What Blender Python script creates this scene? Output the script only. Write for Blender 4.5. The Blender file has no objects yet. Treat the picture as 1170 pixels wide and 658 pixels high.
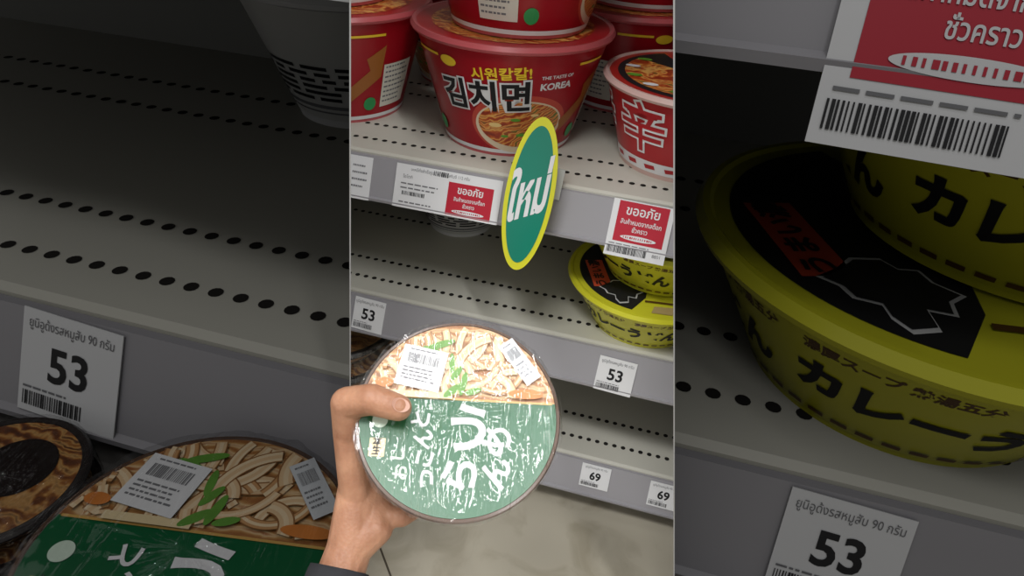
import bpy, bmesh, math, random
from mathutils import Vector, Matrix, noise as mnoise
random.seed(7)
scn=bpy.context.scene
scn.view_settings.view_transform='Standard'
I4=Matrix.Identity(4)
# ------------------------------------------------------------------ camera
cx=Vector((.959,-.201,.198)).normalized(); cz=Vector((.058,.827,.559)); cz=(cz-cx*cz.dot(cx)).normalized(); cy=cz.cross(cx)
R=Matrix((cx,cy,cz)); C=Vector((0,-.7,.83))
cam=bpy.data.cameras.new("camera"); co=bpy.data.objects.new("camera",cam); scn.collection.objects.link(co)
co.matrix_world=Matrix.Translation(C)@R.to_4x4(); cam.sensor_width=36; cam.lens=36*800/1170; cam.clip_start=.01
scn.camera=co
VIEW=Vector((-.198,.805,-.559))
# divider panels (slightly splayed) between the three bays
NL=Vector((.8897,.4503,-.0694)).normalized(); NR=Vector((.979,.0875,.1824)).normalized()
# side bays: enlarged copies of the centre fixtures and goods, dimmed by colour
K=3.16
GL=Matrix.Translation(C-C*K-VIEW*(K*.93*.6838))@Matrix.Scale(K,4)
GR=Matrix.Translation(C-C*K-VIEW*(K*.884*.6838))@Matrix.Scale(K,4)
DK=.165  # side-bay dimming put into the base colours of the material copies
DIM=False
SIDE='C'
BAY={}      # object -> bay used for trimming at the dividers
mats={}
def mat(name,col,rough=.5,spec=.5,nz=0.0,nscale=20,metal=0,bump=0,emit=0):
    key=name+("_dimmed" if DIM else "")
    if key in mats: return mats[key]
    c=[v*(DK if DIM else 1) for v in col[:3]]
    m=bpy.data.materials.new(key); m.use_nodes=True; nt=m.node_tree; b=nt.nodes["Principled BSDF"]
    b.inputs["Roughness"].default_value=rough; b.inputs["Metallic"].default_value=metal
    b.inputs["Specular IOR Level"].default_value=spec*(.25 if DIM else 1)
    tc=nt.nodes.new("ShaderNodeTexCoord"); n=nt.nodes.new("ShaderNodeTexNoise"); n.inputs["Scale"].default_value=nscale; n.inputs["Detail"].default_value=5
    nt.links.new(tc.outputs["Object"],n.inputs["Vector"])
    mx=nt.nodes.new("ShaderNodeMix"); mx.data_type='RGBA'; mx.inputs["A"].default_value=(*[v*(1-nz) for v in c],1); mx.inputs["B"].default_value=(*[min(1,v*(1+nz)) for v in c],1)
    nt.links.new(n.outputs["Fac"],mx.inputs["Factor"]); nt.links.new(mx.outputs["Result"],b.inputs["Base Color"])
    if bump:
        bp=nt.nodes.new("ShaderNodeBump"); bp.inputs["Strength"].default_value=bump; bp.inputs["Distance"].default_value=.002
        nt.links.new(n.outputs["Fac"],bp.inputs["Height"]); nt.links.new(bp.outputs["Normal"],b.inputs["Normal"])
    mats[key]=m; return m
def art(name,stops,scale=60,rough=.35):
    key=name+("_dimmed" if DIM else "")
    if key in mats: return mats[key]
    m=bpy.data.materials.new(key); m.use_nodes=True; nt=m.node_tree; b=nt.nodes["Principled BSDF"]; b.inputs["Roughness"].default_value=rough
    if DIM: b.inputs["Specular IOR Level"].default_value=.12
    tc=nt.nodes.new("ShaderNodeTexCoord"); w=nt.nodes.new("ShaderNodeTexWave"); w.inputs["Scale"].default_value=scale; w.inputs["Distortion"].default_value=9
    w.inputs["Detail"].default_value=3; w.inputs["Detail Scale"].default_value=.8; w.wave_type='RINGS'
    nt.links.new(tc.outputs["Object"],w.inputs["Vector"])
    r=nt.nodes.new("ShaderNodeValToRGB"); cr=r.color_ramp
    while len(cr.elements)<len(stops): cr.elements.new(.5)
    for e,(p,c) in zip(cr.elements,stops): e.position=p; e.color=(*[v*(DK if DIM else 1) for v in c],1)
    n=nt.nodes.new("ShaderNodeTexNoise"); n.inputs["Scale"].default_value=scale*.9; nt.links.new(tc.outputs["Object"],n.inputs["Vector"])
    a=nt.nodes.new("ShaderNodeMath"); a.operation='MULTIPLY_ADD'; a.inputs[1].default_value=.55
    nt.links.new(w.outputs["Fac"],a.inputs[0]); nt.links.new(n.outputs["Fac"],a.inputs[2])
    s=nt.nodes.new("ShaderNodeMath"); s.operation='SUBTRACT'; s.inputs[1].default_value=.2; nt.links.new(a.outputs[0],s.inputs[0])
    nt.links.new(s.outputs[0],r.inputs["Fac"]); nt.links.new(r.outputs["Color"],b.inputs["Base Color"])
    mats[key]=m; return m
# palette
def WHITE(): return mat("paper_white",(.74,.74,.75),.55,.3,.03)
def BLACK(): return mat("ink_black",(.012,.012,.014),.5,.3)
def GREY(): return mat("ink_grey",(.18,.18,.19),.6,.3)
def TAGRED(): return mat("tag_red",(.48,.02,.04),.5,.3)
def SOUP(): return art("soup_print",[(0,(.10,.01,.005)),(.3,(.40,.045,.01)),(.5,(.65,.19,.03)),(.68,(.78,.45,.12)),(.85,(.42,.04,.01)),(1,(.12,.2,.03))],55)
# ------------------------------------------------------------------ mesh helpers
def link(o,parent=None):
    scn.collection.objects.link(o)
    if parent: o.parent=parent
    BAY[o]=SIDE
    return o
def from_bm(name,bm,ms,parent=None,smooth=False,mw=None):
    me=bpy.data.meshes.new(name); bm.to_mesh(me); bm.free()
    if not isinstance(ms,(list,tuple)): ms=[ms]
    for m in ms: me.materials.append(m)
    if smooth:
        for p in me.polygons: p.use_smooth=True
    o=bpy.data.objects.new(name,me); link(o,parent)
    if mw is not None: o.matrix_world=mw
    return o
def root(name,mw):
    e=bpy.data.objects.new(name,None); e.empty_display_size=.02; link(e); e.matrix_world=mw; return e
def box(name,lo,hi,m,parent=None,bev=0,mw=None):
    bm=bmesh.new(); bmesh.ops.create_cube(bm,size=1)
    for v in bm.verts: v.co=Vector([lo[i]+(v.co[i]+.5)*(hi[i]-lo[i]) for i in range(3)])
    if bev: bmesh.ops.bevel(bm,geom=bm.edges[:],offset=bev,segments=2,affect='EDGES')
    return from_bm(name,bm,m,parent,False,mw)
def lathe(name,prof,ms,parent,seg=96,smooth=True,disp=None):
    """prof: list of (r,z,matindex of the segment that follows)"""
    bm=bmesh.new(); rings=[]
    for r,z,_ in prof:
        if r<1e-6: rings.append([bm.verts.new((0,0,z))])
        else:
            rg=[]
            for i in range(seg):
                a=2*math.pi*i/seg; p=Vector((r*math.cos(a),r*math.sin(a),z))
                if disp: p=disp(p,a)
                rg.append(bm.verts.new(p))
            rings.append(rg)
    for k in range(len(rings)-1):
        A,B=rings[k],rings[k+1]; mi=prof[k][2]
        for i in range(seg):
            j=(i+1)%seg
            if len(A)==1 and len(B)==1: continue
            if len(A)==1: f=bm.faces.new((A[0],B[i],B[j]))
            elif len(B)==1: f=bm.faces.new((A[i],A[j],B[0]))
            else: f=bm.faces.new((A[i],A[j],B[j],B[i]))
            f.material_index=mi; f.smooth=smooth
    bmesh.ops.recalc_face_normals(bm,faces=bm.faces[:])
    me=bpy.data.meshes.new(name); bm.to_mesh(me); bm.free()
    for m in ms: me.materials.append(m)
    try: me.set_sharp_from_angle(angle=math.radians(35))
    except Exception: pass
    o=bpy.data.objects.new(name,me); link(o,parent); return o
def text_bm(s,size,offset=0.0,rot=0,at=(0,0),sx=1.0,spacing=1.0):
    c=bpy.data.curves.new("t","FONT"); c.body=s; c.size=size; c.offset=offset; c.align_x='CENTER'; c.align_y='CENTER'; c.resolution_u=3; c.space_line=spacing
    o=bpy.data.objects.new("t",c); scn.collection.objects.link(o)
    bpy.context.view_layer.update()
    me=bpy.data.meshes.new_from_object(o.evaluated_get(bpy.context.evaluated_depsgraph_get()))
    bm=bmesh.new(); bm.from_mesh(me)
    for v in bm.verts: v.co.x*=sx
    bpy.data.objects.remove(o); bpy.data.meshes.remove(me); bpy.data.curves.remove(c)
    bmesh.ops.transform(bm,matrix=Matrix.Translation((at[0],at[1],0))@Matrix.Rotation(math.radians(rot),4,'Z'),verts=bm.verts)
    return bm
def poly_bm(pts):
    bm=bmesh.new(); bm.faces.new([bm.verts.new((p[0],p[1],0)) for p in pts]); return bm
def ell(cx_,cy_,rx,ry,n=40,a0=0,a1=360):
    return [(cx_+rx*math.cos(math.radians(a0+(a1-a0)*i/n)),cy_+ry*math.sin(math.radians(a0+(a1-a0)*i/n))) for i in range(n if a1-a0>=360 else n+1)]
def rect(x0,y0,x1,y1): return [(x0,y0),(x1,y0),(x1,y1),(x0,y1)]
def rects_bm(rs):
    bm=bmesh.new()
    for r in rs: bm.faces.new([bm.verts.new((p[0],p[1],0)) for p in r])
    return bm
def lay(name,bm,mapf,m,parent,step=0,eps=.0004):
    if step and len(bm.verts):
        for ax in (0,1):
            lo=min(v.co[ax] for v in bm.verts); hi=max(v.co[ax] for v in bm.verts); k=lo+step
            while k<hi:
                n=Vector((1,0,0)) if ax==0 else Vector((0,1,0))
                bmesh.ops.bisect_plane(bm,geom=bm.verts[:]+bm.edges[:]+bm.faces[:],plane_co=n*k,plane_no=n,dist=1e-7); k+=step
    for v in bm.verts: v.co=mapf(v.co.x,v.co.y,eps)
    return from_bm(name,bm,m,parent)
def cone_map(r0,r1,h,face):
    rm=(r0+r1)/2
    def f(x,y,e):
        r=r0+(r1-r0)*y/h+e; a=face+x/rm
        return Vector((r*math.cos(a),r*math.sin(a),y))
    return f
def flat_map(z0):
    return lambda x,y,e: Vector((x,y,z0+e))
def bars(x0,y0,w,h,n=22,seed=1):
    rr=random.Random(seed); out=[]; x=x0
    st=w/n
    for i in range(n):
        ww=st*rr.choice([.35,.5,.75]); out.append(rect(x,y0,x+ww,y0+h)); x+=st
    return out
def lines(x0,y0,w,n,gap,th,seed=1):
    rr=random.Random(seed); out=[]
    for i in range(n):
        x=x0; end=x0+w*rr.uniform(.7,1)
        while x<end:
            l=rr.uniform(.05,.16)*w; out.append(rect(x,y0-i*gap,min(x+l,end),y0-i*gap+th)); x+=l+w*.03
    return out
# ------------------------------------------------------------------ fixtures
S=[.496,.292,.090]
def extrude_profile(name,prof,x0,x1,m,parent,n=1):
    bm=bmesh.new(); A=[bm.verts.new((x0,y,z)) for y,z in prof]; B=[bm.verts.new((x1,y,z)) for y,z in prof]
    k=len(prof)
    for i in range(k): bm.faces.new((A[i],A[(i+1)%k],B[(i+1)%k],B[i]))
    bm.faces.new(A[::-1]); bm.faces.new(B); bmesh.ops.recalc_face_normals(bm,faces=bm.faces[:])
    return from_bm(name,bm,m,parent)
def shelf_board(i,z,x0,x1,parent,depth=.42,rows=(.03,.075,.20,.245,.35)):
    top=mat("shelf_cream",(.56,.545,.475),.42,.4,.05,6); rail=mat("rail_grey",(.33,.32,.34),.4,.5,.04,5); hole=mat("hole_dark",(.02,.018,.016),.8,.1)
    extrude_profile("board_%d"%i,[(depth,z),(0.0,z),(-.004,z-.002),(-.004,z-.006),(0,z-.022),(depth,z-.022)],x0,x1,top,parent)
    extrude_profile("price_rail_%d"%i,[(-.0042,z-.004),(-.008,z-.004),(-.0255,z-.047),(-.029,z-.048),(-.029,z-.051),(-.022,z-.051),(-.003,z-.012)],x0,x1,rail,parent)
    bm=bmesh.new()
    for ri,y in enumerate(rows):
        nx=int((x1-x0)/.0125)
        for k in range(nx):
            x=x0+.0125*(k+(.5 if ri%2 else 0))
            vs=[bm.verts.new((x+.0034*math.cos(a*math.pi/6),y+.0034*math.sin(a*math.pi/6),z+.0003)) for a in range(12)]
            bm.faces.new(vs)
    from_bm("perforations_%d"%i,bm,hole,parent)
def tagM(G,x,z,drop=0,roll=0,off=0):
    """tag plane lying on the tilted price rail; origin = top-left corner"""
    ax=Vector((1,0,0)); ay=Vector((0,.394,.919)); n=Vector((0,-.919,.394))
    o=Vector((x,-.0085,z-.005))-ay*drop+n*(.0012+off)
    M=Matrix((ax,ay,n)).transposed().to_4x4(); M.translation=o
    return G@M@Matrix.Rotation(math.radians(roll),4,'Z')
def price_tag(G,x,z,w,h,num,seed=1,roll=0,drop=.003):
    e=root("price_tag",tagM(G,x,z,drop,roll))
    box("card",(0,-h,-.0004),(w,0,.0002),WHITE(),e)
    F=flat_map(.0002)
    lay("number",text_bm(num,h*.46,.0005,0,(w*.5,-h*.50)),F,BLACK(),e)
    lay("caption",text_bm("ยูนิอูด้งรสหมูสับ 90 กรัม",h*.12,0,0,(w*.5,-h*.13),.8),F,GREY(),e)
    lay("barcode",rects_bm(bars(w*.05,-h*.93,w*.62,h*.14,26,seed)),F,BLACK(),e)
    lay("smallprint",rects_bm(lines(w*.05,-h*.76,w*.6,1,h*.06,h*.02,seed)),F,GREY(),e)
    return e
def apology_block(e,x0,y0,w,h,z):
    F=flat_map(z)
    lay("red_block",poly_bm(rect(x0,y0-h,x0+w,y0)),F,TAGRED(),e,0,.0002)
    lay("title",text_bm("ขออภัย",h*.31,.0002,0,(x0+w*.5,y0-h*.22),.95),F,WHITE(),e,0,.0005)
    lay("line_a",text_bm("สินค้าหมดจากสต็อก",h*.16,.0001,0,(x0+w*.5,y0-h*.50),.8),F,WHITE(),e,0,.0005)
    lay("line_b",text_bm("ชั่วคราว",h*.16,.0001,0,(x0+w*.5,y0-h*.68),.8),F,WHITE(),e,0,.0005)
    lay("pill",poly_bm(ell(x0+w*.5,y0-h*.87,w*.36,h*.065)),F,WHITE(),e,0,.0005)
    lay("pill_text",rects_bm(bars(x0+w*.20,y0-h*.895,w*.6,h*.05,14,4)),F,TAGRED(),e,0,.0007)
def notice_tag(G,x,z,w,h,roll=0,drop=-.003):
    e=root("shelf_notice",tagM(G,x,z,drop,roll))
    box("card",(0,-h,-.0004),(w,0,.0002),WHITE(),e)
    apology_block(e,w*.10,-h*.02,w*.82,h*.71,.0002)
    F=flat_map(.0002)
    lay("smallprint",rects_bm(lines(w*.05,-h*.785,w*.75,1,h*.05,h*.015,5)),F,GREY(),e)
    lay("barcode",rects_bm(bars(w*.04,-h*.94,w*.66,h*.12,34,9)),F,BLACK(),e)
    lay("code",text_bm("8801",h*.08,0,0,(w*.86,-h*.88)),F,GREY(),e)
    return e
def wide_tag(G,x,z,w=.128,h=.05,roll=0,drop=.001):
    e=root("shelf_notice",tagM(G,x,z,drop,roll))
    box("card",(0,-h,-.0004),(w,0,.0002),WHITE(),e)
    apology_block(e,w*.51,-h*.22,w*.42,h*.74,.0002)
    F=flat_map(.0002)
    lay("caption",text_bm("บะหมี่กึ่งสำเร็จรูปชามใหญ่ รสกิมจิ 112 กรัม",h*.10,0,0,(w*.42,-h*.10),.85),F,GREY(),e)
    lay("caption_b",text_bm("โอโตกิ",h*.10,0,0,(w*.12,-h*.28)),F,GREY(),e)
    lay("barcode",rects_bm(bars(w*.08,-h*.70,w*.22,h*.09,20,6)+bars(w*.36,-h*.15,w*.14,h*.11,10,2)),F,BLACK(),e)
    lay("smallprint",rects_bm(lines(w*.06,-h*.45,w*.4,2,h*.1,h*.03,5)+lines(w*.06,-h*.88,w*.4,1,h*.1,h*.03,3)),F,GREY(),e)
    return e
# ------------------------------------------------------------------ cups
def cup(name,G,loc,h,r0,r1,body,rim,lid,k=1.0):
    e=root(name,G@Matrix.Translation(loc)@Matrix.Scale(k,4))
    hh=h-.006
    prof=[(0,.003,0),(r0-.006,.003,0),(r0-.005,0,1),(r0,0,1),(r0+.001,.003,1),(r0+(r1-r0)*.06,h*.06,0),(r1-.0005,hh-.002,1),(r1+.005,hh,1),(r1+.0065,hh+.003,1),(r1+.004,h+.0015,1),(r1+.001,h+.0015,1),(r1-.001,h,2),(0,h,2)]
    lathe("body",prof,[body,rim,lid],e,110)
    return e,hh
def face_to_cam(x,y,extra=0): return math.atan2(-.7-y,0-x)+math.radians(extra)
def kimchi_cup(G,loc,extra=0,upper=False,name="red_noodle_cup"):
    red=mat("cup_red",(.34,.005,.013),.3,.4,.06,15); rim=mat("cup_rim_pink",(.48,.09,.10),.35,.5,.03); lid=SOUP()
    h,r0,r1=.135,.077,.113
    e,hh=cup(name,G,loc,h,r0,r1,red,rim,mat("lid_red",(.42,.012,.018),.3,.5,.05))
    a=face_to_cam(loc[0],loc[1],extra); F=cone_map(r0,r1,hh,a)
    yel=mat("ink_yellow",(.9,.62,.03),.4); wh=WHITE(); bk=BLACK()
    lay("white_base",poly_bm(rect(-.28,.004,.28,.009)),F,wh,e,.006)
    lay("bowl_glow",poly_bm(ell(.018,.042,.060,.039)),F,mat("print_pink",(.52,.06,.035),.4),e,.006,.0003)
    lay("bowl_ring",poly_bm(ell(.018,.040,.055,.034)),F,mat("print_ivory",(.75,.62,.45),.4),e,.006,.0005)
    lay("bowl_soup",poly_bm(ell(.018,.043,.051,.029)),F,SOUP(),e,.006,.0008)
    for i,(x,y,rr) in enumerate([(-.012,.042,.008),(.02,.03,.006),(.045,.042,.007),(0,.028,.005),(.034,.056,.005),(.012,.05,.006)]):
        lay("onion_%d"%i,poly_bm(ell(x,y,rr,rr*.35,12)),F,mat("leaf_green",(.12,.35,.03),.4) if i%2 else mat("noodle_cream",(.85,.62,.25),.4),e,.006,.001)
    lay("script_outline",text_bm("김치면",.038,.0030,4,(-.024,.074)),F,wh,e,.004,.0012)
    lay("script",text_bm("김치면",.038,.0010,4,(-.024,.074)),F,bk,e,.004,.0016)
    lay("tagline",text_bm("시원칼칼!",.0155,.0004,6,(-.006,.104)),F,yel,e,.004,.001)
    lay("claim",text_bm("THE TASTE OF",.0055,.0001,2,(.052,.102)),F,wh,e,.004,.001)
    lay("claim_b",text_bm("KOREA",.011,.0004,2,(.052,.091)),F,wh,e,.004,.001)
    lay("brand_mark",poly_bm(ell(-.062,.110,.010,.006)),F,yel,e,.004,.001)
    lay("side_flare",poly_bm([(.075,.03),(.115,.06),(.118,.10),(.095,.085),(.10,.07),(.07,.045)]),F,mat("print_brown",(.35,.12,.02),.4),e,.006,.0006)
    # back / side information panels
    for s in (-1,1):
        lay("info_panel",poly_bm(rect(s*.142-.024,.018,s*.142+.024,.075)),F,mat("print_pale",(.7,.68,.6),.4),e,.006,.0008)
        lay("info_text",rects_bm(lines(s*.142-.021,.070,.042,8,.0065,.0022,4)),F,GREY(),e,.006,.001)
        lay("bean_mark",poly_bm(ell(s*.102,.025,.009,.009)),F,mat("ink_green",(.02,.3,.08),.4),e,.006,.001)
        lay("trim_band",poly_bm(rect(s*.095-.02,.112,s*.095+.02,.115)),F,yel,e,.006,.001)
    lay("lid_print",poly_bm(ell(0,0,.095,.095,60)),flat_map(h),SOUP(),e,0,.0004)
    return e
def shin_cup(G,loc,extra=0):
    h,r0,r1=.100,.074,.100
    bod=mat("cup_offred",(.42,.015,.02),.3,.5,.08,25); rim=mat("cup_rim_white",(.62,.42,.38),.35)
    e,hh=cup("spicy_noodle_cup",G,loc,h,r0,r1,bod,rim,mat("lid_spice",(.42,.02,.015),.3,.5,.1))
    F=cone_map(r0,r1,hh,face_to_cam(loc[0],loc[1],extra)); wh=WHITE(); bk=BLACK()
    lay("white_band",poly_bm(rect(-.2,.006,.2,.020)),F,wh,e,.006,.0004)
    ir=mat("ink_red",(.40,.008,.015),.4)
    for k in range(14):
        x=-.19+k*.028; lay("dash",poly_bm([(x,.010),(x+.014,.011),(x+.012,.016),(x-.002,.015)]),F,ir,e,.006,.0008)
    for sx in (-.078,0,.078):
        lay("glyph_outline",text_bm("辛",.062,.0030,0,(sx,.055)),F,wh,e,.004,.001)
        lay("glyph",text_bm("辛",.062,.0004,0,(sx,.055)),F,ir,e,.004,.0014)
    lay("lid_black",poly_bm(ell(0,0,.090,.090,50,120,300)),flat_map(h),bk,e,0,.0004)
    lay("lid_soup",poly_bm(ell(0,0,.082,.082,50,150,330)),flat_map(h),SOUP(),e,0,.0008)
    lay("lid_ring",poly_bm(ell(.02,.03,.05,.05)),flat_map(h),mat("lid_gold",(.75,.45,.12),.4),e,0,.0012)
    for k in range(7):
        a=math.radians(150+k*27); lay("lid_mark",poly_bm(ell(.074*math.cos(a),.074*math.sin(a),.009,.005,10)),flat_map(h),(wh if k%2 else mat("leaf_green",(.12,.35,.03),.4)),e,0,.0016)
    return e
CH=.069
def curry_bowl(G,loc,extra=0,lidart=True,k=1.0):
    h,r0,r1=CH,.066,.099
    yl=mat("bowl_yellow",(.62,.60,.03),.3,.5,.05,12)
    e,hh=cup("curry_udon_bowl",G,loc,h,r0,r1,yl,yl,yl,k)
    F=cone_map(r0,r1,hh,face_to_cam(loc[0],loc[1],extra)); bk=BLACK(); wh=WHITE(); br=mat("ink_brown",(.10,.045,.01),.4)
    for sx in (-.147,-.005,.137):
        lay("script",text_bm("カレーうどん",.0215,.0010,-2,(sx,.030)),F,bk,e,.004,.0008)
    lay("base_dashes",rects_bm([rect(-.16+q*.012,.006,-.152+q*.012,.0085) for q in range(27)]),F,br,e,.006,.0006)
    for sx in (-.105,-.035,.035,.105): lay("side_caption",text_bm("濃厚スープ 熱湯五分",.0065,.0002,0,(sx,.052)),F,br,e,.006,.0006)
    L=flat_map(h)
    if lidart:
        pts=ell(0,0,.091,.091,40,120,262)
        lay("lid_black",poly_bm([(0,.02)]+pts+[(.0,-.06)]),L,bk,e,0,.0004)
        # red calligraphy strip
        M=Matrix.Rotation(math.radians(112),2)
        st=[M@Vector(p) for p in rect(-.030,.058,.030,.080)]
        lay("red_strip",poly_bm([tuple(p) for p in st]),L,mat("lid_redprint",(.55,.07,.03),.4),e,0,.0008)
        c=M@Vector((.0,.069)); lay("red_text",text_bm("うまい濃",.0150,.0005,112,tuple(c)),L,bk,e,0,.0012)
        blob=[(-.050,-.047),(-.044,-.036),(-.032,-.032),(-.026,-.038),(-.018,-.036),(-.014,-.044),(-.004,-.050),(-.010,-.057),(-.010,-.066),(-.020,-.066),(-.018,-.078),(-.028,-.083),(-.034,-.076),(-.036,-.068),(-.046,-.067),(-.050,-.060),(-.058,-.056)]
        cen=Vector((-.030,-.056)); inner=[tuple(cen+(Vector(p)-cen)*.91) for p in blob]
        lay("white_outline",poly_bm(blob),L,mat("ink_lightgrey",(.55,.55,.55),.5),e,0,.0008); lay("outline_fill",poly_bm(inner),L,bk,e,0,.0012)
        lay("curry_picture",poly_bm([(.012,-.075),(.036,-.070),(.034,-.086),(.010,-.089)]),L,mat("print_tan",(.45,.33,.14),.4),e,0,.0008)
        lay("lid_bar",poly_bm([(.000,-.066),(.040,-.060),(.040,-.064),(.0,-.070)]),L,br,e,0,.0010)
    return e
def silver_bowl(G,loc,k=1.0):
    e,hh=cup("silver_noodle_bowl",G,loc,.10,.048,.085,mat("bowl_silver",(.60,.60,.58),.3,.6,.05),WHITE(),WHITE(),k)
    F=cone_map(.048,.085,hh,face_to_cam(loc[0],loc[1]))
    lay("stripes",rects_bm([rect(-.15,.012,.15,.0135),rect(-.15,.016,.15,.019)]),F,GREY(),e,.006)
    lay("print",rects_bm(lines(-.10,.048,.2,6,.005,.0028,11)),F,BLACK(),e,.006)
    return e
def black_bowl(G,loc,k=1.0,n=2):
    e=root("black_noodle_bowl",G@Matrix.Translation(loc)@Matrix.Scale(k,4))
    bk=mat("bowl_black",(.02,.015,.014),.22,.6,.05); gd=mat("bowl_bronze",(.28,.13,.05),.3,.5,.1)
    lidp=art("soup_brown",[(0,(.04,.012,.005)),(.35,(.16,.05,.015)),(.55,(.34,.13,.03)),(.75,(.55,.30,.10)),(1,(.10,.03,.01))],40)
    for i in range(n):
        z=i*.046; prof=[(0,z+.002,0),(.066,z,0),(.075,z+.012,1),(.093,z+.036,0),(.100,z+.038,0),(.1015,z+.042,0),(.098,z+.046,0),(.093,z+.045,0),(.090,z+.044,2),(0,z+.0445,2)]
        lathe("bowl_%d"%i,prof,[bk,gd,lidp],e,90)
    lay("lid_black_ring",poly_bm(ell(.01,.02,.045,.045)),flat_map(n*.046-.001),bk,e)
    film_shell("wrap",[(.070,.002),(.102,.030),(.104,.046),(.102,n*.046+.001),(.06,n*.046+.003),(0,n*.046+.003)],e,3)
    return e
# ------------------------------------------------------------------ wrapped ramen bowl
def film_mat():
    key="clear_film"+("_dimmed" if DIM else "")
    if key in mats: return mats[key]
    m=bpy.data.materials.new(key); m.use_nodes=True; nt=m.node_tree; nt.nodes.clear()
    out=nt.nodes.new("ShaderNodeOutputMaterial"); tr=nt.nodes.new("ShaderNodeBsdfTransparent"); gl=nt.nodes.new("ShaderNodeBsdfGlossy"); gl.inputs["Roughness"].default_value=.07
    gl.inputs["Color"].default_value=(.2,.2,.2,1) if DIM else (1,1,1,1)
    mx=nt.nodes.new("ShaderNodeMixShader"); lw=nt.nodes.new("ShaderNodeLayerWeight"); lw.inputs["Blend"].default_value=.2
    tc=nt.nodes.new("ShaderNodeTexCoord"); mp=nt.nodes.new("ShaderNodeMapping"); mp.inputs["Scale"].default_value=(60,11,30); mp.inputs["Rotation"].default_value=(0,0,1.0)
    n=nt.nodes.new("ShaderNodeTexNoise"); n.inputs["Scale"].default_value=1.0; n.inputs["Detail"].default_value=2; n.inputs["Distortion"].default_value=2.0
    bp=nt.nodes.new("ShaderNodeBump"); bp.inputs["Strength"].default_value=1.0; bp.inputs["Distance"].default_value=.008
    nt.links.new(tc.outputs["Object"],mp.inputs["Vector"]); nt.links.new(mp.outputs[0],n.inputs["Vector"]); nt.links.new(n.outputs["Fac"],bp.inputs["Height"])
    nt.links.new(bp.outputs["Normal"],gl.inputs["Normal"]); nt.links.new(bp.outputs["Normal"],lw.inputs["Normal"])
    mm=nt.nodes.new("ShaderNodeMath"); mm.operation='MULTIPLY_ADD'; mm.inputs[1].default_value=.38; mm.inputs[2].default_value=.045
    nt.links.new(lw.outputs["Facing"],mm.inputs[0]); nt.links.new(mm.outputs[0],mx.inputs["Fac"])
    nt.links.new(tr.outputs[0],mx.inputs[1]); nt.links.new(gl.outputs[0],mx.inputs[2]); nt.links.new(mx.outputs[0],out.inputs["Surface"])
    mats[key]=m; return m
def film_shell(name,prof,parent,seed=0):
    def dsp(p,a):
        k=.0018*mnoise.noise(Vector((p.x*60,p.y*60,p.z*40+seed)))+.0014*abs(mnoise.noise(Vector((math.cos(a)*9,math.sin(a)*9,p.z*6+seed))))
        r=math.hypot(p.x,p.y); s=(r+k)/max(r,1e-6)
        return Vector((p.x*s,p.y*s,p.z+abs(k)*.8))
    fine=[]
    for i in range(len(prof)-1):
        (r0,z0),(r1,z1)=prof[i],prof[i+1]
        for j in range(7): t=j/7; fine.append((r0+(r1-r0)*t,z0+(z1-z0)*t,0))
    fine.append((0,prof[-1][1],0))
    return lathe(name,fine,[film_mat()],parent,140,True,dsp)
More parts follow.
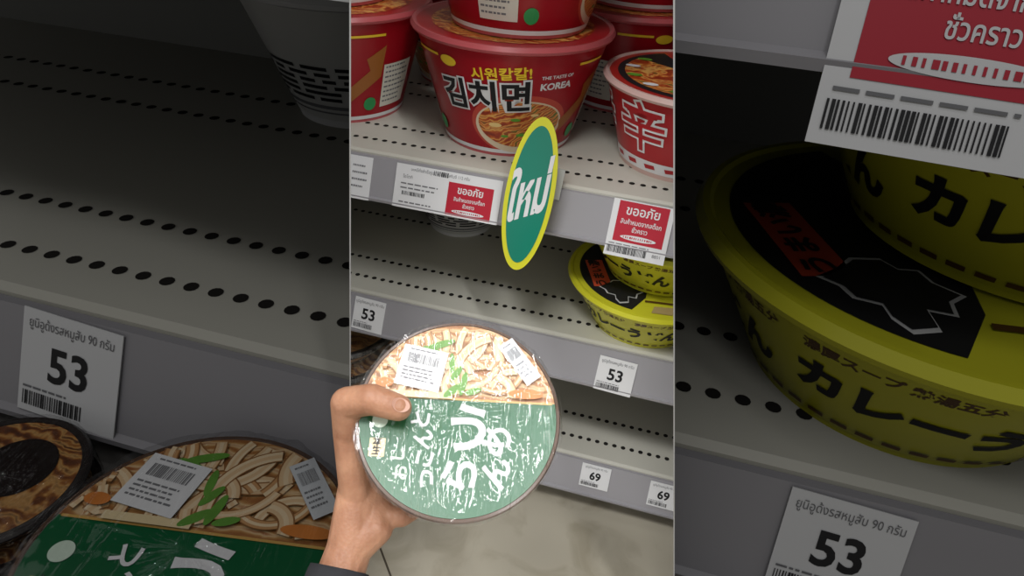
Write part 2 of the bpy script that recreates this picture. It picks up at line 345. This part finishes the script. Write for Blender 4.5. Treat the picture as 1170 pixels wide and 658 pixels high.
def ramen_bowl(name,MW):
    """origin = centre of the lid, z = lid normal"""
    e=root(name,MW)
    H=.062
    brown=mat("bowl_brown",(.06,.022,.012),.25,.6,.1,30); gold=mat("gold_foil",(.6,.36,.10),.3,.6,.1); rimm=mat("rim_brown",(.10,.055,.035),.25,.7)
    prof=[(0,-H+.003,0),(.048,-H+.003,0),(.050,-H,0),(.054,-H,0),(.056,-H+.006,0),(.0730,-.020,1),(.0738,-.0175,0),(.0755,-.008,0),(.0785,-.005,2),(.0800,-.002,2),(.0790,.0005,2),(.0770,.0008,2),(.0765,0,0),(0,0,0)]
    lathe("bowl_body",prof,[brown,gold,rimm],e,120)
    F=flat_map(0)
    yb=.014; R2=.0765
    a0=math.degrees(math.asin(yb/R2))
    lay("lid_picture",poly_bm(ell(0,0,R2,R2,60,a0,180-a0)),F,art("broth_print",[(0,(.20,.06,.015)),(.35,(.38,.16,.05)),(.55,(.52,.28,.10)),(.75,(.70,.48,.26)),(1,(.34,.11,.03))],42),e,0,.0003)
    lay("lid_green",poly_bm(ell(0,0,R2,R2,60,180-a0,360+a0)),F,mat("lid_green",(.004,.105,.035),.3,.5,.12,14),e,0,.0003)
    # noodles in the picture
    rr=random.Random(5); nm=[mat("noodle_a",(.70,.48,.27),.4),mat("noodle_b",(.54,.29,.12),.4),mat("noodle_c",(.78,.60,.38),.4),mat("noodle_d",(.28,.12,.035),.4)]
    bms=[bmesh.new() for _ in nm]
    NN=64
    for i in range(NN):
        ccx,ccy=rr.uniform(-.075,.075),rr.uniform(.0,.085); rad=rr.uniform(.010,.040); s0=rr.uniform(0,6.28); sp=rr.uniform(.7,2.2); wd=rr.uniform(.0026,.0046); k=rr.choice([0,0,1,2]); z=.0005+.00004*i
        for (w2,kk,dz) in ((wd,3,0),(wd*.80,k,.00001),(wd*.30,2 if k!=2 else 0,.00002)):
            bm=bms[kk]; prev=None
            for j in range(19):
                a=s0+sp*j/18; pi=(ccx+(rad-w2)*math.cos(a),ccy+(rad-w2)*math.sin(a)); po=(ccx+(rad+w2)*math.cos(a),ccy+(rad+w2)*math.sin(a))
                ok=all(q[1]>yb+.001 and math.hypot(*q)<R2-.001 for q in (pi,po))
                cur=(bm.verts.new((pi[0],pi[1],z+dz)),bm.verts.new((po[0],po[1],z+dz))) if ok else None
                if prev and cur: bm.faces.new((prev[0],prev[1],cur[1],cur[0]))
                prev=cur
    for k,bm in enumerate(bms): from_bm("noodles_%d"%k,bm,nm[k],e)
    gr=mat("spring_onion",(.12,.30,.04),.4,.5,.4,90); eg=mat("picture_orange",(.62,.20,.035),.4,.5,.2,60)
    Z2=.0006+.00004*(NN+1)
    for i,(x,y,a,b,ro) in enumerate([(-.018,.058,.012,.003,20),(-.024,.052,.009,.003,-20),(-.006,.020,.009,.003,40),(.002,.026,.010,.0028,80),(-.004,.034,.008,.0026,60),(.010,.020,.007,.0026,20),(-.008,.042,.009,.0025,95)]):
        c,s=math.cos(math.radians(ro)),math.sin(math.radians(ro))
        lay("spring_onion_%d"%i,poly_bm([(x+c*px-s*py,y+s*px+c*py) for px,py in ell(0,0,a,b,16)]),F,gr,e,0,Z2+i*1e-5)
    for i,(x,y,a,b) in enumerate([(-.060,.024,.007,.004),(.052,.020,.014,.004)]):
        lay("topping_%d"%i,poly_bm(ell(x,y,a,b,20)),F,eg,e,0,Z2+i*1e-5)
    lay("gold_line",poly_bm(rect(-.073,yb-.0012,.073,yb+.0004)),F,gold,e,0,.0009)
    lay("gold_panel",poly_bm(rect(-.052,yb-.001,-.006,yb+.004)),F,mat("gold_pale",(.75,.6,.35),.35),e,0,Z2)
    wh=WHITE(); gpale=mat("ink_mint",(.62,.75,.62),.4)
    # brush lettering
    for (t,x,y,sz,ro,off) in [("う",.008,-.012,.042,-8,.0010),("ら",.006,-.045,.030,75,.0008),("め",.032,-.018,.025,60,.0006),("ん",.032,-.042,.024,70,.0006),
        ("と",-.028,-.004,.016,80,.0004),("ん",-.025,-.019,.016,80,.0004),("こ",-.023,-.034,.016,80,.0004),("つ",-.020,-.049,.015,80,.0004),
        ("し",-.043,-.032,.012,85,.0003),("お",-.040,-.045,.012,85,.0003)]:
        lay("lettering",text_bm(t,sz,off,ro,(x,y)),F,gpale if sz<.014 else wh,e,0,.0010)
    lay("seal",poly_bm(rect(-.066,-.034,-.054,-.020)),F,mat("gold_pale",(.75,.6,.35),.35),e,0,.0010)
    lay("seal_text",text_bm("本\n生",.0075,.0002,0,(-.060,-.0265),1,.9),F,BLACK(),e,0,.0013)
    lay("emblem",poly_bm(ell(-.060,-.006,.006,.006)),F,gpale,e,0,.0010)
    # stickers
    def sticker(x,y,w,h,ro,seed,col):
        Ms=Matrix.Translation((x,y,Z2+.0006))@Matrix.Rotation(math.radians(ro),4,'Z')
        mp=lambda px,py,ep: Ms@Vector((px,py,ep))
        lay("sticker",poly_bm(rect(-w/2,-h/2,w/2,h/2)),mp,col,e,0,0)
        lay("sticker_barcode",rects_bm(bars(-w*.36,h*.08,w*.7,h*.24,22,seed)),mp,GREY(),e,0,.0002)
        lay("sticker_print",rects_bm(lines(-w*.4,-h*.06,w*.8,4,h*.09,h*.035,seed)+lines(-w*.35,h*.40,w*.7,1,.001,h*.03,seed)),mp,GREY(),e,0,.0002)
    sticker(-.032,.037,.036,.034,-10,5,WHITE())
    sticker(.046,.047,.014,.040,38,8,mat("label_silver",(.62,.64,.66),.3))
    film_shell("film_wrap",[(.0,-H-.001),(.045,-H-.001),(.060,-H*.8),(.0765,-.010),(.0815,-.003),(.0810,.002),(.072,.0060),(.04,.0064),(0,.0064)],e,1)
    return e
# ================================================================== build : centre bay
su=root("shelf_unit",I4)
for i,z in enumerate(S): shelf_board(i,z,-1.0,.6,su)
box("back_panel",(-1.0,.42,0),(.6,.425,1.3),mat("back_cream",(.42,.41,.37),.5,.4,.04,4),su)
box("kick_plate",(-1.0,.06,0.0),(.6,.065,S[2]-.02),mat("kick_grey",(.2,.19,.18),.6,.3,.05),su)
kimchi_cup(I4,(-.222,.120,S[0]),-2)
kimchi_cup(I4,(-.215,.118,S[0]+.1365),70)
kimchi_cup(I4,(-.455,.130,S[0]),-40)
kimchi_cup(I4,(-.470,.135,S[0]+.1365),40)
kimchi_cup(I4,(-.105,.325,S[0]),60)
kimchi_cup(I4,(-.340,.325,S[0]),-60)
kimchi_cup(I4,(-.100,.325,S[0]+.1365),60)
shin_cup(I4,(-.004,.125,S[0]),-32)
shin_cup(I4,(.055,.115,S[0]+.102),-40)
curry_bowl(I4,(-.010,.072,S[1]),-8)
curry_bowl(I4,(-.002,.086,S[1]+CH+.002),-30)
silver_bowl(I4,(-.318,.225,S[1]))
black_bowl(I4,(-.462,.062,S[2]),1.0,2)
# tags
wide_tag(I4,-.316,S[0],.128,.05)
e=root("shelf_notice",tagM(I4,-.400,S[0],.001)); box("card",(0,-.05,-.0004),(.054,0,.0002),WHITE(),e); lay("red_block",poly_bm(rect(.004,-.044,.026,-.004)),flat_map(.0002),TAGRED(),e); lay("caption",rects_bm(lines(.03,-.012,.02,4,.008,.002,4)),flat_map(.0002),GREY(),e)
notice_tag(I4,-.063,S[0],.066,.062,-1)
price_tag(I4,-.383,S[1],.044,.044,"53",1,-2,.001)
price_tag(I4,-.050,S[1],.047,.044,"53",2,-2,.007)
price_tag(I4,-.050,S[2],.041,.034,"69",3,0,.001)
price_tag(I4,.046,S[2],.041,.036,"69",4,0,.002)
# oval "new" sign hanging from a clear strip
sg=root("oval_new_sign",Matrix.Translation((-.150,-.042,.494))@Matrix.Rotation(math.radians(78),4,'X')@Matrix.Rotation(math.radians(-4),4,'Z'))
def plate(name,rx,ry,z0,z1,m):
    bm=poly_bm(ell(0,0,rx,ry,64)); g=bmesh.ops.extrude_face_region(bm,geom=bm.faces[:]); 
    vs=[v for v in g["geom"] if isinstance(v,bmesh.types.BMVert)]
    for v in bm.verts: v.co.z=z0
    for v in vs: v.co.z=z1
    bmesh.ops.recalc_face_normals(bm,faces=bm.faces[:]); return from_bm(name,bm,m,sg)
plate("yellow_border",.0265,.085,0,.0012,mat("sign_yellow",(.68,.66,.03),.35))
plate("green_field",.0215,.076,.0011,.0018,mat("sign_teal",(.004,.21,.14),.3,.5,.05))
tb=text_bm("ใหม่",.032,.0011,0,(0,0),.86)
bmesh.ops.transform(tb,matrix=Matrix.Diagonal((1,2.1,1,1)),verts=tb.verts)
for v in tb.verts: v.co.y+=v.co.x*.6
lay("lettering",tb,flat_map(.0018),WHITE(),sg,0,.0003)
box("clip_strip",(-.012,-.004,-.030),(.028,.03,-.0285),mat("clip_clear",(.6,.62,.62),.2),sg)

# ================================================================== side bays
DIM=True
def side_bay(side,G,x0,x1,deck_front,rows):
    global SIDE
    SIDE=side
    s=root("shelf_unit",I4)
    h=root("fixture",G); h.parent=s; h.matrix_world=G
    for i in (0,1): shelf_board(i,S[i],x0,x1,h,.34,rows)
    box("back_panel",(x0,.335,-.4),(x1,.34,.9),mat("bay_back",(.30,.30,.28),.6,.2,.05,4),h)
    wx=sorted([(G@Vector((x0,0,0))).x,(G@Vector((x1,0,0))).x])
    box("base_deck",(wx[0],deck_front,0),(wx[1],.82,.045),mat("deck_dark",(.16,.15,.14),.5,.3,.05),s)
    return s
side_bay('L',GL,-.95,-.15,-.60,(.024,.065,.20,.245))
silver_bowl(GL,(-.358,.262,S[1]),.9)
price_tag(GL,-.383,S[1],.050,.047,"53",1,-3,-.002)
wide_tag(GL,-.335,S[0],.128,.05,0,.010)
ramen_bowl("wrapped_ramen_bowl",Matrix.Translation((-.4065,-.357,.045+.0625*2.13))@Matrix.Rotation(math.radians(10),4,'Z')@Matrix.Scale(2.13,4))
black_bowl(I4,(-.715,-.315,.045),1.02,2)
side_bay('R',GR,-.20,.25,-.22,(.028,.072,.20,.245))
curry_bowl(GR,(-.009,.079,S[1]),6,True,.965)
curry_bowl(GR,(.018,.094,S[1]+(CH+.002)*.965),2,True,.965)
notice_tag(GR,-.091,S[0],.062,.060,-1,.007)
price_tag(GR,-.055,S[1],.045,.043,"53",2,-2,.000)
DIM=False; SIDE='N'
# dividers
def divider(name,n,yf,off):
    bm=bmesh.new(); vs=[]
    for y,z in ((yf,0),(1.15,0),(1.15,1.35),(yf,1.35)):
        x=-(n.y*(y+.7)+n.z*(z-.83))/n.x; vs.append(Vector((x,y,z)))
    A=[bm.verts.new(v-n*.0006) for v in vs]; B=[bm.verts.new(v+n*.0006) for v in vs]
    bm.faces.new(A); bm.faces.new(B[::-1])
    for i in range(4): bm.faces.new((A[i],B[i],B[(i+1)%4],A[(i+1)%4]))
    bmesh.ops.recalc_face_normals(bm,faces=bm.faces[:])
    return from_bm(name,bm,mat("divider_grey",(.25,.25,.25),.5,.3,.03),None)
divider("bay_divider",NL,-.24,0); divider("bay_divider",NR,-.20,0)

# ================================================================== held bowl
n=Vector((.155,-.475,.866)).normalized(); bx=Vector((.959,.276,.058)); bx=(bx-n*bx.dot(n)).normalized(); by=n.cross(bx)
BF=Matrix((bx,by,n)).transposed().to_4x4(); BF.translation=Vector((-.1305,-.317,.4315))
ramen_bowl("wrapped_ramen_bowl",BF@Matrix.Rotation(math.radians(-2),4,'Z')@Matrix.Scale(1.02,4))

# ================================================================== hand
def sphere_pts(c,r,n=14):
    out=[]
    for i in range(n):
        for j in range(n//2+1):
            t=math.pi*j/(n//2); p=2*math.pi*i/n
            out.append(Vector(c)+Vector((math.sin(t)*math.cos(p),math.sin(t)*math.sin(p),math.cos(t)))*r)
    return out
def hull(bm,balls):
    t=bmesh.new()
    for c,r in balls:
        for p in sphere_pts(c,r): t.verts.new(p)
    bmesh.ops.remove_doubles(t,verts=t.verts[:],dist=1e-6)
    g=bmesh.ops.convex_hull(t,input=t.verts[:])
    bmesh.ops.delete(t,geom=[v for v in t.verts if not v.link_faces],context='VERTS')
    me=bpy.data.meshes.new("h"); t.to_mesh(me); t.free(); bm.from_mesh(me); bpy.data.meshes.remove(me)
def chain(bm,pts):
    for a,b in zip(pts,pts[1:]): hull(bm,[a,b])
def skin_mat():
    m=bpy.data.materials.new("skin"); m.use_nodes=True; nt=m.node_tree; b=nt.nodes["Principled BSDF"]
    b.inputs["Roughness"].default_value=.48; b.inputs["Specular IOR Level"].default_value=.35; b.inputs["Subsurface Weight"].default_value=.15; b.inputs["Subsurface Radius"].default_value=(.01,.004,.002); b.inputs["Subsurface Scale"].default_value=.4
    tc=nt.nodes.new("ShaderNodeTexCoord"); n1=nt.nodes.new("ShaderNodeTexNoise"); n1.inputs["Scale"].default_value=45; n1.inputs["Detail"].default_value=6
    r=nt.nodes.new("ShaderNodeValToRGB"); r.color_ramp.elements[0].position=.3; r.color_ramp.elements[0].color=(.28,.125,.07,1); r.color_ramp.elements[1].position=.7; r.color_ramp.elements[1].color=(.43,.225,.135,1)
    v=nt.nodes.new("ShaderNodeTexVoronoi"); v.inputs["Scale"].default_value=420
    wv=nt.nodes.new("ShaderNodeTexWave"); wv.inputs["Scale"].default_value=55; wv.inputs["Distortion"].default_value=5; wv.inputs["Detail"].default_value=3
    ad=nt.nodes.new("ShaderNodeMath"); ad.operation='MULTIPLY_ADD'; ad.inputs[1].default_value=.6
    bp=nt.nodes.new("ShaderNodeBump"); bp.inputs["Strength"].default_value=.3; bp.inputs["Distance"].default_value=.0007
    nt.links.new(tc.outputs["Object"],n1.inputs["Vector"]); nt.links.new(tc.outputs["Object"],v.inputs["Vector"]); nt.links.new(tc.outputs["Object"],wv.inputs["Vector"])
    nt.links.new(n1.outputs["Fac"],r.inputs["Fac"]); nt.links.new(r.outputs["Color"],b.inputs["Base Color"])
    nt.links.new(wv.outputs["Fac"],ad.inputs[0]); nt.links.new(v.outputs["Distance"],ad.inputs[2])
    nt.links.new(ad.outputs[0],bp.inputs["Height"]); nt.links.new(bp.outputs["Normal"],b.inputs["Normal"]); return m
hd=root("hand",BF); sk=skin_mat()
bm=bmesh.new()
wr=(-.086,-.092,-.070)
# palm cupped against the side and underside of the bowl
hull(bm,[((-.072,.010,-.066),.011),((-.068,-.018,-.073),.011),((-.064,-.048,-.073),.010),((-.080,-.062,-.062),.014),((-.083,-.020,-.048),.012)])
hull(bm,[((-.080,-.062,-.062),.014),((-.083,-.020,-.048),.012),(wr,.019),((-.068,-.062,-.066),.012)])
hull(bm,[((-.068,-.062,-.066),.012),((-.064,-.078,-.063),.013),(wr,.018)])
hull(bm,[(wr,.019),((-.102,-.150,-.076),.0215)])
hull(bm,[((-.102,-.150,-.076),.0215),((-.122,-.26,-.074),.027)])
# thumb
chain(bm,[((-.083,-.050,-.054),.014),((-.088,-.010,-.020),.0130),((-.088,.008,.005),.0130),((-.067,.007,.0195),.0124),((-.046,.001,.0185),.0106)])
hull(bm,[((-.083,-.020,-.048),.012),((-.088,-.008,-.018),.0125),((-.074,.012,-.064),.010)])
# fingers under the bowl
for pts in [
  [((-.074,.012,-.066),.0105),((-.058,.030,-.077),.0095),((-.034,.038,-.0765),.0085),((-.014,.040,-.0745),.0075)],
  [((-.070,-.010,-.071),.0105),((-.046,-.002,-.0785),.0098),((-.018,.004,-.078),.0090),((.004,.006,-.0755),.0078)],
  [((-.068,-.030,-.071),.0105),((-.046,-.030,-.078),.0094),((-.018,-.030,-.078),.0087),((.002,-.030,-.0755),.0076)],
  [((-.066,-.056,-.067),.0110),((-.060,-.068,-.064),.0098),((-.045,-.068,-.065),.0086),((-.034,-.062,-.066),.0072)]]:
    chain(bm,pts)
ho=from_bm("palm_and_fingers",bm,sk,hd,True)
rm=ho.modifiers.new("r","REMESH"); rm.mode='VOXEL'; rm.voxel_size=.0013; rm.use_smooth_shade=True
sm=ho.modifiers.new("s","SMOOTH"); sm.factor=.6; sm.iterations=7
# thumb nail
nb=poly_bm(ell(0,0,.0070,.0054,24)); bmesh.ops.triangulate(nb,faces=nb.faces[:])
NMt=Matrix.Translation((-.0435,.0006,.0282))@Matrix.Rotation(math.radians(-16),4,'Z')@Matrix.Rotation(math.radians(16),4,'Y')
for v in nb.verts: v.co.z=.0006-(v.co.y/.0054)**2*.0016
bmesh.ops.transform(nb,matrix=NMt,verts=nb.verts)
from_bm("thumb_nail",nb,mat("nail",(.42,.23,.165),.4,.4),hd,True)
# sleeve
bm=bmesh.new(); pts=[(Vector((-.0925,-.108,-.072)),.0240),(Vector((-.102,-.150,-.076)),.0275),(Vector((-.111,-.20,-.075)),.031),(Vector((-.125,-.28,-.074)),.037)]
ax=(pts[-1][0]-pts[0][0]).normalized(); u=ax.orthogonal().normalized(); v2=ax.cross(u); prev=None
for k in range(25):
    t=k/24*(len(pts)-1); i=min(int(t),len(pts)-2); fr=t-i; c=pts[i][0].lerp(pts[i+1][0],fr); r=pts[i][1]*(1-fr)+pts[i+1][1]*fr
    ring=[]
    for j in range(40):
        a=2*math.pi*j/40; rr=r*(1+.05*mnoise.noise(Vector((math.cos(a)*2,math.sin(a)*2,k*.5)))+.02*math.sin(k*1.3+a)); ring.append(bm.verts.new(c+(u*math.cos(a)+v2*math.sin(a))*rr))
    if prev:
        for j in range(40): bm.faces.new((prev[j],prev[(j+1)%40],ring[(j+1)%40],ring[j]))
    prev=ring
bmesh.ops.recalc_face_normals(bm,faces=bm.faces[:])
sl=from_bm("sleeve",bm,mat("sleeve_cloth",(.03,.03,.033),.9,.1,.2,60,0,.3),hd,True)
so=sl.modifiers.new("s","SOLIDIFY"); so.thickness=.002

# ================================================================== room
def floor_mat():
    m=bpy.data.materials.new("floor_tile"); m.use_nodes=True; nt=m.node_tree; b=nt.nodes["Principled BSDF"]; b.inputs["Roughness"].default_value=.35
    tc=nt.nodes.new("ShaderNodeTexCoord"); mp=nt.nodes.new("ShaderNodeMapping"); mp.inputs["Location"].default_value=(.112,.3287,0); mp.inputs["Rotation"].default_value=(0,0,math.radians(48))
    br=nt.nodes.new("ShaderNodeTexBrick"); br.offset=0; br.inputs["Scale"].default_value=1; br.inputs["Brick Width"].default_value=.40; br.inputs["Row Height"].default_value=.40; br.inputs["Mortar Size"].default_value=.0014
    br.inputs["Color1"].default_value=(.52,.475,.38,1); br.inputs["Color2"].default_value=(.49,.45,.36,1); br.inputs["Mortar"].default_value=(.10,.08,.06,1)
    n1=nt.nodes.new("ShaderNodeTexNoise"); n1.inputs["Scale"].default_value=14; n1.inputs["Detail"].default_value=8; n1.inputs["Distortion"].default_value=1
    r=nt.nodes.new("ShaderNodeValToRGB"); r.color_ramp.elements[0].position=.3; r.color_ramp.elements[0].color=(.78,.76,.72,1); r.color_ramp.elements[1].position=.5; r.color_ramp.elements[1].color=(1,1,1,1)
    mx=nt.nodes.new("ShaderNodeMix"); mx.data_type='RGBA'; mx.blend_type='MULTIPLY'; mx.inputs["Factor"].default_value=1
    nt.links.new(tc.outputs["Object"],mp.inputs["Vector"]); nt.links.new(mp.outputs[0],br.inputs["Vector"]); nt.links.new(mp.outputs[0],n1.inputs["Vector"]); nt.links.new(n1.outputs["Fac"],r.inputs["Fac"])
    nt.links.new(br.outputs["Color"],mx.inputs["A"]); nt.links.new(r.outputs["Color"],mx.inputs["B"]); nt.links.new(mx.outputs["Result"],b.inputs["Base Color"]); return m
box("floor",(-3,-3,-.05),(3,1.3,0),floor_mat())
box("wall_back",(-3,1.2,0),(3,1.25,2.6),mat("wall_paint",(.5,.5,.48),.7,.2,.02,3))

# ================================================================== trim at dividers
bpy.context.view_layer.update()
for o,side in BAY.items():
    if o.type!='MESH' or side=='N': continue
    mw=o.matrix_world.copy(); bm=bmesh.new(); bm.from_mesh(o.data); bm.transform(mw)
    def cut(nv,keep_pos):
        d=[(v.co-C).dot(nv) for v in bm.verts]
        if not d: return
        s=1 if keep_pos else -1
        if min(x*s for x in d)>.0008: return
        bmesh.ops.bisect_plane(bm,geom=bm.verts[:]+bm.edges[:]+bm.faces[:],plane_co=C+nv*(.0008*s),plane_no=nv*(-s),clear_outer=True,dist=1e-7)
    if side=='C': cut(NL,True); cut(NR,False)
    elif side=='L': cut(NL,False)
    elif side=='R': cut(NR,True)
    if len(bm.verts)==0:
        bm.free(); bpy.data.objects.remove(o); continue
    bm.transform(mw.inverted()); bm.to_mesh(o.data); bm.free()

# ================================================================== lights
w=bpy.data.worlds.new("store"); scn.world=w; w.use_nodes=True; bg=w.node_tree.nodes["Background"]; bg.inputs[0].default_value=(1,.99,.96,1); bg.inputs[1].default_value=.80
def area(name,loc,target,sx,sy,e,col=(1,1,1)):
    l=bpy.data.lights.new(name,'AREA'); l.shape='RECTANGLE'; l.size=sx; l.size_y=sy; l.energy=e; l.color=col
    o=bpy.data.objects.new(name,l); scn.collection.objects.link(o); o.location=loc; d=Vector(target)-Vector(loc); o.rotation_euler=d.to_track_quat('-Z','Y').to_euler()
area("film_highlight_strip",(-.5,-1.3,2.5),(-.2,0,.3),1.3,.25,36)
area("film_highlight_strip",(.60,-1.15,2.5),(-.1,-.1,.3),.09,1.0,20)  # unseen strip added to streak highlights across the film wrap
area("film_highlight_strip",(-.2,-.25,2.5),(-.2,0,.3),1.3,.2,18)
